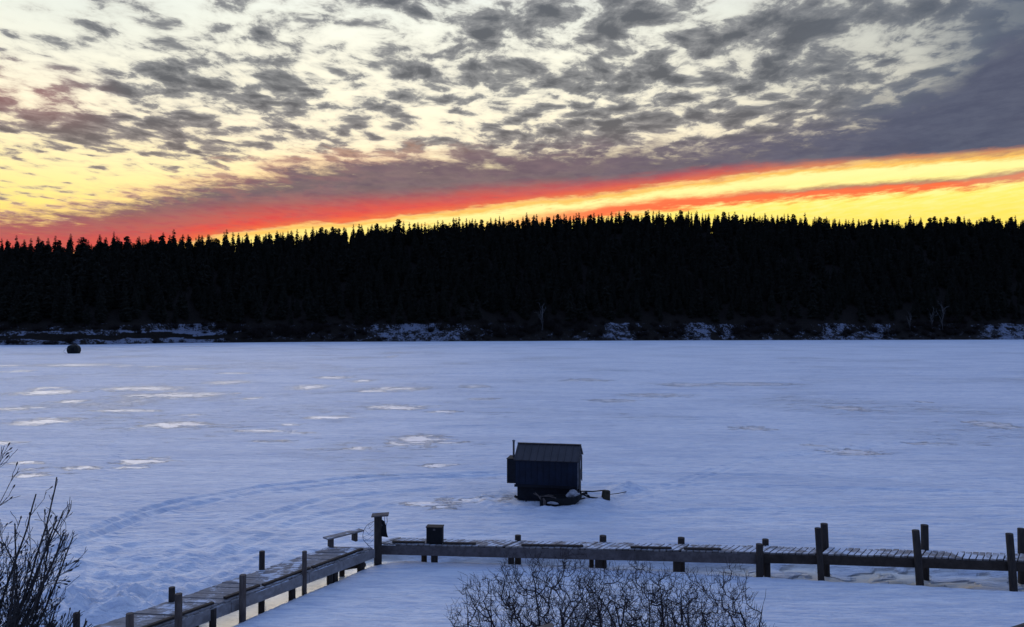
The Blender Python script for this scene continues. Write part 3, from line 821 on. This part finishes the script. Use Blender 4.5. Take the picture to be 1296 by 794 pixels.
# corner post with cap board, cloth and landing net
cp = empty('corner_post', (-3.68, 20.42, 0), 'thick square corner post with a flat board on top, where the two walkways meet', 'post')
mb = MB(); mb.box((0, 0, .46), (.20, .20, 1.96), Matrix.Rotation(.25, 3, 'Z')); mb.build('shaft', M_post_d, cp, bevel=.01)
mb = MB(); mb.box((.06, 0, 1.462), (.46, .34, .035), Matrix.Rotation(.1, 3, 'Z') @ Matrix.Rotation(-.05, 3, 'Y')); mb.build('cap_board', M_beam_m, cp, bevel=.004)
mb = MB()
Rk = random.Random(3); rows = []
for i in range(7):
    zz = 1.36 - i * .075; wv = .05 + .012 * i
    rows.append([(.12 + j * wv * .5 + .012 * math.sin(i + j * 2), -.11 - .02 * math.sin(i * 1.3 + j), zz - .012 * j) for j in range(4)])
for i in range(6):
    for j in range(3): mb.add([rows[i][j], rows[i][j + 1], rows[i + 1][j + 1], rows[i + 1][j]], [(0, 1, 2, 3)])
o = mb.build('cloth', M_black); put(o, 'hanging_cloth', 'dark rag hanging on the right side of the corner post', 'cloth'); o.location = cp.location
so = o.modifiers.new('thick', 'SOLIDIFY'); so.thickness = .012
# tag ends of cord under the cap
mb = MB(); mb.tube([(.26, -.1, 1.44), (.27, -.1, 1.3), (.24, -.1, 1.2), (.22, -.1, 1.12)], .007, 5); mb.tube([(.2, -.1, 1.44), (.2, -.11, 1.25)], .006, 5)
mb.build('cord', M_beam_m, cp)
net = empty('landing_net', (-3.68, 20.42, 0), 'limp fishing net hanging from the left side of the corner post', 'fishing net')
mb = MB(); pts = []
M_net = simple('net_cord', (.16, .17, .20), .8)
for k in range(15):
    a = k / 14; pts.append((-.10 - .33 * math.sin(a * math.pi) ** .8 * (1 - .15 * a), -.06, 1.30 - .80 * a + .03 * math.sin(a * 9)))
mb.tube(pts, .007, 5, cap=False); mb.build('hoop', M_net, net)
mb = MB()
for k in range(1, 6):
    a0, a1 = k / 6, min(1, k / 6 + .16)
    p = pts[int(a0 * 14)]; q = (-.11, -.07, 1.30 - .8 * a1); m_ = ((p[0] + q[0]) / 2, -.06, (p[2] + q[2]) / 2 - .06)
    mb.tube([p, m_, q], .0035, 4, cap=False)
    q = (-.11, -.05, 1.30 - .8 * max(0, a0 - .22)); m_ = ((p[0] + q[0]) / 2, -.05, (p[2] + q[2]) / 2 - .05)
    mb.tube([p, m_, q], .0035, 4, cap=False)
mb.build('netting', M_net, net)

# bench
bn_ = empty('bench', (-4.66, 20.62, ZD), 'low plank bench on the left walkway beside the corner post', 'bench')
A = Vector((-.40, -.44, .26)); B = Vector((.40, .44, .26)); u = (B - A).normalized()
mb = MB(); mb.beam(A - Vector((0, 0, .0)), B, .26, .04); mb.build('seat', M_beam_g, bn_, bevel=.004)
for t_ in (.14, .80):
    c = A + (B - A) * t_
    mb = MB(); mb.box((c.x, c.y, .12), (.07, .20, .24), Matrix.Rotation(math.atan2(u.y, u.x), 3, 'Z')); mb.build('leg', M_post, bn_, bevel=.004)

# dark box on the dock
bx = empty('storage_box', (-2.14, lerp2(RN, -2.14) + .16, ZD), 'square black box standing upright on the dock right of the corner post', 'box', rz=-.09)
mb = MB(); mb.box((0, 0, .225), (.44, .26, .45)); mb.build('body', M_black, bx, bevel=.006)
mb = MB(); mb.box((0, 0, .463), (.47, .29, .022)); mb.build('lid', M_beam_d, bx, bevel=.004)
mb = MB(); mb.box((0, -.137, .40), (.06, .014, .05)); mb.build('latch', M_beam_m, bx)

# ------------------------------------------------------------------ ice shack
M_navy = simple('navy_siding', (.006, .012, .030), .7, (.004, .007, .018), 3.0, spec=.3)
M_skirt = simple('black_siding', (.008, .009, .014), .8)
M_roof = simple('brown_metal_roof', (.045, .038, .040), .6, (.030, .026, .028), 2.0, spec=.35)
M_trim = simple('grey_trim', (.16, .16, .17), .8)
M_side = simple('side_panel', (.045, .045, .05), .8)
M_glass = simple('dark_glass', (.01, .012, .015), .1, spec=.6)
psi = math.radians(11)
W_, Dp_, HE, HR = 2.36, 1.62, 1.62, 2.07
fr = P(730.5, 637)                                 # front right foot
hut = empty('ice_fishing_shack', (fr.x - W_ / 2 * math.cos(psi) + Dp_ / 2 * math.sin(psi), fr.y + W_ / 2 * math.sin(psi) + Dp_ / 2 * math.cos(psi), 0),
            'dark blue ice fishing shack with a ribbed gable roof and stovepipe, in the middle distance', 'ice shack', rz=-psi)
hw_, hd_ = W_ / 2, Dp_ / 2
mb = MB()                                        # walls: a closed gabled prism over an inset base
z0 = .62
pr = [(-hd_, z0), (hd_, z0), (hd_, HE), (0, HR - .05), (-hd_, HE)]
vs = [(-hw_, y, z) for y, z in pr] + [(hw_, y, z) for y, z in pr]
mb.add(vs, [(0, 1, 2, 3, 4)[::-1], (5, 6, 7, 8, 9)] + [(i, (i + 1) % 5, 5 + (i + 1) % 5, 5 + i) for i in range(5)])
mb.build('wall', M_navy, hut)
mb = MB(); mb.box((.0, .03, .34), (W_ - .10, Dp_ - .10, .60)); mb.build('base', M_skirt, hut, bevel=.01)
mb = MB(); mb.box((-.035, -hd_ - .012, .60), (W_ + .02, .03, .10)); mb.build('bottom_rail', M_skirt, hut)
# vertical siding battens on the front
mb = MB()
for k in range(10): mb.box((-hw_ + .14 + k * .228, -hd_ - .008, (z0 + HE) / 2 + .02), (.025, .016, HE - z0 - .12))
mb.build('siding_batten', M_navy, hut)
# roof slopes with raised ribs
mb = MB()
sl = math.atan2(HR - HE, hd_)
for sgn in (-1, 1):
    Ls = hd_ / math.cos(sl) + .10
    A = Vector((0, 0, HR)); d = Vector((0, sgn * math.cos(sl), -math.sin(sl))); nrm = Vector((0, sgn * math.sin(sl), math.cos(sl)))
    Rm = Matrix((Vector((1, 0, 0)) , d if sgn > 0 else -d, nrm)).transposed()
    mb.box(A + d * Ls / 2, (W_ + .12, Ls, .03), Rm)
    for k in range(10):
        mb.box(A + d * Ls / 2 + nrm * .024 + Vector((-W_ / 2 - .02 + k * (W_ + .04) / 9, 0, 0)), (.035, Ls - .01, .022), Rm)
mb.box((0, 0, HR + .022), (W_ + .13, .13, .022))
mb.build('roof', M_roof, hut)
# right gable: trim boards, door and window
mb = MB()
mb.box((hw_ + .012, -hd_ + .05, 1.05), (.024, .10, 1.0)); mb.box((hw_ + .012, hd_ - .05, 1.05), (.024, .10, 1.0)); mb.build('corner_board', M_trim, hut)
dr = MB(); dr.box((hw_ + .011, .02, .95), (.022, .60, 1.35)); dr = dr.build('door', M_side, hut)
mb = MB(); mb.box((hw_ + .026, .02, 1.32), (.01, .30, .34)); mb.build('pane', M_glass, dr)
mb = MB()
for a_, b_ in (((.02, 1.50), (.36, .03)), ((.02, 1.14), (.36, .03))): mb.box((hw_ + .03, a_[0], a_[1]), (.018, b_[0], b_[1]))
for yy in (-.145, .185): mb.box((hw_ + .03, yy, 1.32), (.018, .03, .33))
mb.build('window_frame', M_trim, dr)
mb = MB(); mb.tube([(hw_ + .022, -.22, .95), (hw_ + .06, -.22, .95), (hw_ + .06, -.22, 1.05), (hw_ + .022, -.22, 1.05)], .01, 6); mb.build('handle', M_trim, dr)
# side box with the stove
mb = MB(); mb.box((-hw_ - .17, -hd_ + .37, 1.13), (.34, .72, .92)); mb.build('stove_box', M_skirt, hut, bevel=.008)
mb = MB(); mb.box((-hw_ - .17, -hd_ + .37, 1.60), (.37, .76, .02)); mb.build('box_lid', M_skirt, hut)
mb = MB(); mb.tube([(-hw_ - .13, -hd_ + .30, 1.58), (-hw_ - .13, -hd_ + .30, 2.22)], .04, 10); sp_ = mb.build('stovepipe', simple('pipe_metal', (.05, .05, .055), .5, spec=.5), hut)
mb = MB(); mb.tube([(-hw_ - .13, -hd_ + .30, 2.21), (-hw_ - .13, -hd_ + .30, 2.25), (-hw_ - .13, -hd_ + .30, 2.28)], [.045, .065, .03], 10); mb.build('pipe_cap', M_trim, sp_)
for yy in (-.5, .5):
    mb = MB(); mb.tube([(-hw_ - .1, yy, .12), (-hw_ + .1, yy, .05), (hw_ - .1, yy, .05), (hw_ + .25, yy, .14)], .05, 6); mb.build('skid', M_post_d, hut)
mb = MB(); mb.tube([(-hw_ + .42, -hd_ - .10, -.05), (-hw_ + .42, -hd_ - .10, .20)], .02, 6); o = mb.build('ice_stake', M_black); o.matrix_world = Matrix.Translation(hut.location) @ Matrix.Rotation(-psi, 4, 'Z')
put(o, 'stake', 'thin stake in the snow at the shack front left corner', 'stake')

# cargo sled in front of the shack
M_tub = simple('black_plastic', (.010, .009, .009), .6)
sc_ = P(708, 639); sl_ = empty('cargo_sled', (sc_.x, sc_.y, .05), 'black tub sled with an upturned front drawn up before the shack', 'sled', rz=-.06)
prof = [(-.72, .0, .24, .24), (-.66, .0, .26, .27), (-.3, .0, .27, .27), (.2, .0, .27, .27), (.48, .03, .26, .30), (.68, .16, .22, .38), (.80, .30, .12, .42)]
mb = MB(); vs = []
for (x_, zb, hb, zt) in prof:
    vs += [(x_, -hb - .06, zt), (x_, -hb, zb), (x_, hb, zb), (x_, hb + .06, zt)]
fs = []
for i in range(len(prof) - 1):
    for j in range(3): fs.append((i * 4 + j, (i + 1) * 4 + j, (i + 1) * 4 + j + 1, i * 4 + j + 1))
fs += [(0, 1, 2, 3)]; e_ = (len(prof) - 1) * 4; fs += [(e_ + 3, e_ + 2, e_ + 1, e_)]
mb.add(vs, fs); o = mb.build('tub', M_tub, sl_); o.modifiers.new('t', 'SOLIDIFY').thickness = .018
for s_ in (-1, 1):
    mb = MB(); mb.tube([(p[0], s_ * (p[2] + .06), p[3]) for p in prof], .018, 6); mb.build('rim', M_tub, sl_)
def lumps(name, spots, m, label, cat, seed=2):
    bm = bmesh.new(); Rr = random.Random(seed)
    for (c, r_) in spots:
        ret = bmesh.ops.create_icosphere(bm, subdivisions=3, radius=1.0)
        for v in ret['verts']:
            n_ = 1 + .22 * (vn(np.array([v.co.x * 2 + c[0] * 9]), np.array([v.co.y * 2 + v.co.z * 1.7]))[0] - .5) * 2
            v.co = Vector((v.co.x * r_[0] * n_, v.co.y * r_[1] * n_, v.co.z * r_[2] * n_)) + Vector(c)
    me = bpy.data.meshes.new(name); bm.to_mesh(me); bm.free(); me.materials.append(m)
    me.polygons.foreach_set('use_smooth', [True] * len(me.polygons))
    o = bpy.data.objects.new(name, me); COL.objects.link(o)
    return put(o, name, label, cat)
M_snowl = simple('lump_snow', (.42, .41, .42), .8, (.30, .29, .29), 5.0, bump=.4, spec=.2)
o = lumps('snow_heap', [((.50, .05, .40), (.17, .17, .14)), ((.62, 0, .35), (.15, .14, .09)), ((.36, .05, .33), (.13, .14, .09))], M_snowl, 'heap of dirty snow loaded in the front of the black sled', 'snow'); o.location = sl_.location; o.rotation_euler = sl_.rotation_euler
o = lumps('snow_heap', [((-.30, -.36, .13), (.16, .04, .05)), ((-.16, -.355, .11), (.12, .035, .04))], M_snowl, 'small strip of snow stuck to the near side of the black sled', 'snow'); o.location = sl_.location; o.rotation_euler = sl_.rotation_euler
# brush wood at the back of the sled
mb = MB()
for (a, b, r_) in (((-.92, -.2, .48), (-.60, -.25, .05), .022), ((-.98, -.1, .42), (-.70, -.28, .22), .018), ((-.75, -.3, .36), (-.15, -.33, .30), .02), ((-.62, -.34, .30), (-.58, -.34, 0), .05), ((-.66, -.2, .34), (-.25, -.3, .38), .016)):
    a, b = Vector(a), Vector(b); m_ = (a + b) / 2 + Vector((.03, 0, .04)); mb.tube([a, m_, b], [r_ * .6, r_, r_ * .9], 6)
o = mb.build('driftwood', M_post); put(o, 'driftwood', 'crooked brown branches leaning on the back of the sled', 'driftwood'); o.location = sl_.location
# tow bar, wooden block and rope end
hb_ = P(764.5, 635)
tb = empty('tow_bar', (hb_.x - .9, hb_.y, .09), 'A-shaped tow bar reaching from the sled to the wooden block on the snow', 'tow bar')
mb = MB(); mb.tube([(-.02, .15, .30), (.45, .10, .30), (.95, .05, .36)], .024, 7); mb.build('upper_bar', M_black, tb)
mb = MB(); mb.tube([(-.02, .0, .27), (.30, -.05, .12), (.85, -.08, .06)], .028, 7); mb.build('lower_bar', M_black, tb)
mb = MB(); mb.tube([(.20, .1, .28), (.30, -.03, .10)], .02, 6); mb.tube([(.28, -.05, .2), (.42, -.06, .0)], .03, 6); mb.build('brace', M_black, tb)
M_block = simple('block_wood', (.050, .040, .022), .85, (.028, .022, .013), 4.0, bump=.4)
bb = empty('wood_block', (hb_.x + .05, hb_.y - .02, .05), 'upright brown wooden block on the snow at the end of the tow bar', 'block', rz=.35)
mb = MB(); mb.box((0, 0, .19), (.30, .22, .44), Matrix.Rotation(.08, 3, 'Y'), taper=.86); mb.build('block', M_block, bb, bevel=.025)
mb = MB(); mb.tube([(-.02, -.12, .33), (.0, -.125, .36), (.03, -.12, .33), (.0, -.12, .30), (-.02, -.12, .33)], .008, 5, cap=False); mb.build('eye_bolt', M_black, bb)
mb = MB(); A = Vector((hb_.x + .15, hb_.y, .30)); B = P(792, 621.5, .12); mb.tube([A, (A + B) / 2 + Vector((0, 0, -.02)), B], .016, 6)
o = mb.build('pole', M_black); put(o, 'pole', 'thin dark pole running from the wooden block into the snow mound', 'pole')

# distant pop-up shelter
M_tent = simple('olive_canvas', (.022, .022, .017), .9, (.012, .012, .010), 1.5)
sp0 = P(90.5, 447.6); ts = empty('ice_tent', (sp0.x, sp0.y + 1.2, 0), 'small dark boxy ice tent alone on the far ice at the left', 'tent', rz=.25)
mb = MB(); lv = [(-.1, 1.18, .0), (.7, 1.42, .04), (1.35, 1.38, .05), (1.9, 1.15, .02), (2.12, .75, 0), (2.22, .2, 0)]
rings = []
for (z_, s_, c_) in lv:
    ring = []
    for k in range(16):
        a = 2 * math.pi * k / 16; sq = 1 / max(abs(math.cos(a)), abs(math.sin(a))) ** .75
        ring.append((s_ * sq * math.cos(a) * 1.0, s_ * sq * math.sin(a), z_ + .05 * math.sin(5 * a)))
    rings.append(ring)
vs = [v for r_ in rings for v in r_]; fs = [(i * 16 + k, i * 16 + (k + 1) % 16, (i + 1) * 16 + (k + 1) % 16, (i + 1) * 16 + k) for i in range(len(lv) - 1) for k in range(16)]
fs.append(tuple(len(vs) - 16 + k for k in range(16))); mb.add(vs, fs); mb.build('canvas', M_tent, ts)
mb = MB(); mb.box((.1, -1.43, .85), (.75, .05, 1.35)); mb.build('door_flap', M_black, ts)
mb = MB(); mb.box((-.95, -1.40, 1.2), (.35, .06, .35)); mb.build('window', M_glass, ts)
mb = MB(); mb.tube([(-1.4, -1.2, 0), (-2.0, -1.6, .5), (-1.35, -1.3, 1.4)], .03, 5); mb.build('guy_rope', M_black, ts)

# ------------------------------------------------------------------ foreground shrubs
M_twig = simple('twig_bark', (.040, .031, .032), .85, (.020, .015, .016), 5.0, spec=.2)
M_twig2 = simple('willow_bark', (.050, .045, .043), .85, (.022, .019, .019), 5.0, spec=.2)
def bankz(y): return float(np.interp(y, [-2, 3, 7, 10, 14, 16], [4.5, 3.0, 1.9, 1.25, .25, 0]))
def ell(cx, cy, cz, rx, ry, rz, seed):
    def f(q):
        a = math.atan2(q.z - cz, q.x - cx)
        w_ = 1 + .09 * math.sin(a * 5 + seed) + .07 * math.sin(a * 11 + seed * 2.3) + .05 * math.sin(a * 23 + seed)
        return math.sqrt(((q.x - cx) / rx) ** 2 + ((q.y - cy) / ry) ** 2 + ((q.z - cz) / rz) ** 2) / w_
    return f
def shrub(px, D, topy, rx, lab, seed, nt_):
    """twiggy shrub: each new shoot leaves the nearest living wood and wanders to its own spot in the crown"""
    X = (px - CX) * D / F; z0 = bankz(D); zt = H - (topy - HY) * D / F + .04
    e = empty('bare_shrub', (X, D, z0 - .1), lab, 'shrub')
    q_ = np.random.default_rng(seed); hh = zt - z0 + .1; cz = hh * .42; rz = hh - cz
    N = [np.array([0., 0., 0.])]; par = [-1]; chains = []
    T = []
    while len(T) < nt_:
        v = q_.normal(size=3); v /= np.linalg.norm(v)
        rr_ = q_.random() ** .36
        a = math.atan2(v[2], v[0]); lump = 1 + .07 * math.sin(a * 5 + seed) + .05 * math.sin(a * 9 + seed * 2) + .04 * math.sin(a * 17)
        p = np.array([v[0] * rx, v[1] * rx * .8, cz + v[2] * rz]) * 1.0; p = np.array([0, 0, cz]) + (p - [0, 0, cz]) * rr_ * lump
        if p[2] < (1.12 if len(T) % 6 else .3): continue
        T.append(p)
    # main limbs first
    for k in range(11):
        a = k / 11 * 6.283; o = q_.uniform(.35, .8)
        T.insert(k, np.array([math.cos(a) * rx * o, math.sin(a) * rx * .7 * o, hh * q_.uniform(.6, .9)]))
    order = list(range(11)) + sorted(range(11, len(T)), key=lambda i: np.linalg.norm(T[i]) + q_.normal(0, .25))
    for n_, i in enumerate(order):
        t = T[i]; A_ = np.array(N); dv = t - A_; d = np.linalg.norm(dv, axis=1)
        if n_ < 11: j = 0
        else:
            out = np.linalg.norm(A_, axis=1)
            j = int(np.argmin(d + .45 * np.maximum(0, out - np.linalg.norm(t) + d * .35)))
        L = d[j]
        if L < .03: continue
        ns_ = max(2, int(L / .055)); p = N[j].copy(); ch = [j]
        bow = q_.normal(0, .09, 3) * L
        side = q_.normal(0, 1, 3)
        for k in range(1, ns_ + 1):
            u = k / ns_
            p = N[j] + dv[j] * u + bow * math.sin(u * math.pi) + q_.normal(0, .0045, 3) + np.array([0, 0, -.10 * L * math.sin(u * math.pi)])
            N.append(p); par.append(ch[-1]); ch.append(len(N) - 1)
        chains.append(ch)
    cnt = np.zeros(len(N)); 
    for ch in chains: cnt[ch[-1]] += 1
    for i in range(len(N) - 1, 0, -1): cnt[par[i]] += cnt[i]
    rad = .0024 * np.maximum(cnt, 1) ** .33
    st = MB(); tw = MB()
    for n_, ch in enumerate(chains):
        rr = [float(rad[c]) for c in ch]; rr[0] = rr[1]; rr[-1] *= .7
        big = n_ < 11
        (st if big else tw).tube([N[c] for c in ch], rr, 6 if big else 3, cap=False)
    for i in range(40, len(N)):
        if N[i][2] < 1.0 or q_.random() > .52: continue
        p = N[i]; d = (p - np.array([0, 0, hh * .1])); d = d / np.linalg.norm(d) + q_.normal(0, .65, 3) + [0, 0, .2]; d /= np.linalg.norm(d)
        L = q_.uniform(.05, .15); m_ = p + d * L * .5 + q_.normal(0, .006, 3)
        tw.tube([p, m_, p + d * L], [.0024, .0021, .0014], 3, cap=False)
        if q_.random() < .5:
            d2 = d + q_.normal(0, .6, 3); d2 /= np.linalg.norm(d2); tw.tube([m_, m_ + d2 * L * .6], [.002, .0013], 3, cap=False)
    st.build('stem', M_twig, e); o = tw.build('twigs', M_twig, e)
shrub(682, 9.4, 704, 1.22, 'dense leafless shrub at the bottom middle, the widest and leftmost of three together', 21, 3300)
shrub(806, 9.9, 709, 1.10, 'leafless shrub at the bottom, standing between the wide left one and the right one', 35, 2500)
shrub(900, 9.3, 722, .84, 'leafless shrub at the bottom right of the group of three', 52, 1500)

# tall whippy shrub at the left edge
Dl = 8.2; X0 = (-62 - CX) * Dl / F; z0 = bankz(Dl)
e = empty('willow_shrub', (X0, Dl, z0 - .1), 'tall bare shrub with long upswept twigs at the left edge', 'shrub')
R = random.Random(77); st = MB(); tw = MB(); wb_ = ell(.0, 0, 1.45, 1.40, 1.3, 2.45, 3)
for i in range(46):
    d = Vector((R.uniform(.0, .75) if i % 3 else R.uniform(-.4, .2), R.uniform(-.4, .4), 1)).normalized()
    q = Vector((R.uniform(-.2, .35), R.uniform(-.2, .2), 0)); n = 26; L = R.uniform(2.3, 4.3) * (1 - .25 * max(0, d.x))
    pts = [q.copy()]; rad = [.024]
    for k in range(n):
        d = (d + Vector((R.gauss(0, .05), R.gauss(0, .05), .022))).normalized(); q = q + d * L / n
        if wb_(q) > 1: break
        u = (k + 1) / n; rr = .018 * (1 - .8 * u) + .003; pts.append(q.copy()); rad.append(rr)
        if u > .25 and R.random() < .60:
            ax = Matrix.Rotation(R.uniform(0, 6.28), 3, d) @ d.orthogonal().normalized()
            nd = Matrix.Rotation(R.gauss(.55, .15), 3, ax) @ d
            grow(tw, q.copy(), nd, R.uniform(.4, 1.05) * (1.2 - .8 * u), rr * .6, 2, R, .06, .11, .06, .44, .5, wb_, 4, .003, buds=.2)
    st.tube(pts, rad, 7)
st.build('stem', M_twig2, e); tw.build('twigs', M_twig2, e)

# timber ends just entering the frame at the bottom
M_tim = wood_material('brown_timber', (.13, .10, .08), (.20, .16, .12))
mb = MB(); mb.beam((.47, 8.35, 3.235), (-1.35, 8.15, 2.80), .13, .085)
mb.beam((-.60, 8.24, 2.965), (-.60, 8.24, bankz(8.24) - .3), .10, .10); mb.build('timber_rail', M_tim, bevel=.008, label='sloping brown timber rail whose end pokes up in front of the shrubs at the bottom', cat='rail')
A = P(1300, 786, 1.6)
mb = MB(); mb.tube([(A.x - 1.0, A.y - .25, A.z - .42), (A.x - .45, A.y - .1, A.z - .13), (A.x + .1, A.y, A.z - .04), (A.x + 1.2, A.y + .1, A.z - .04), (A.x + 2.2, A.y + .1, A.z - .2)], [.05, .08, .10, .11, .11], 10)
mb.tube([(A.x + .6, A.y, A.z - .1), (A.x + .6, A.y, bankz(A.y) - .3)], .09, 8)
mb.build('curved_log', M_post, smooth=False, label='curved grey log just showing at the bottom right corner', cat='log')
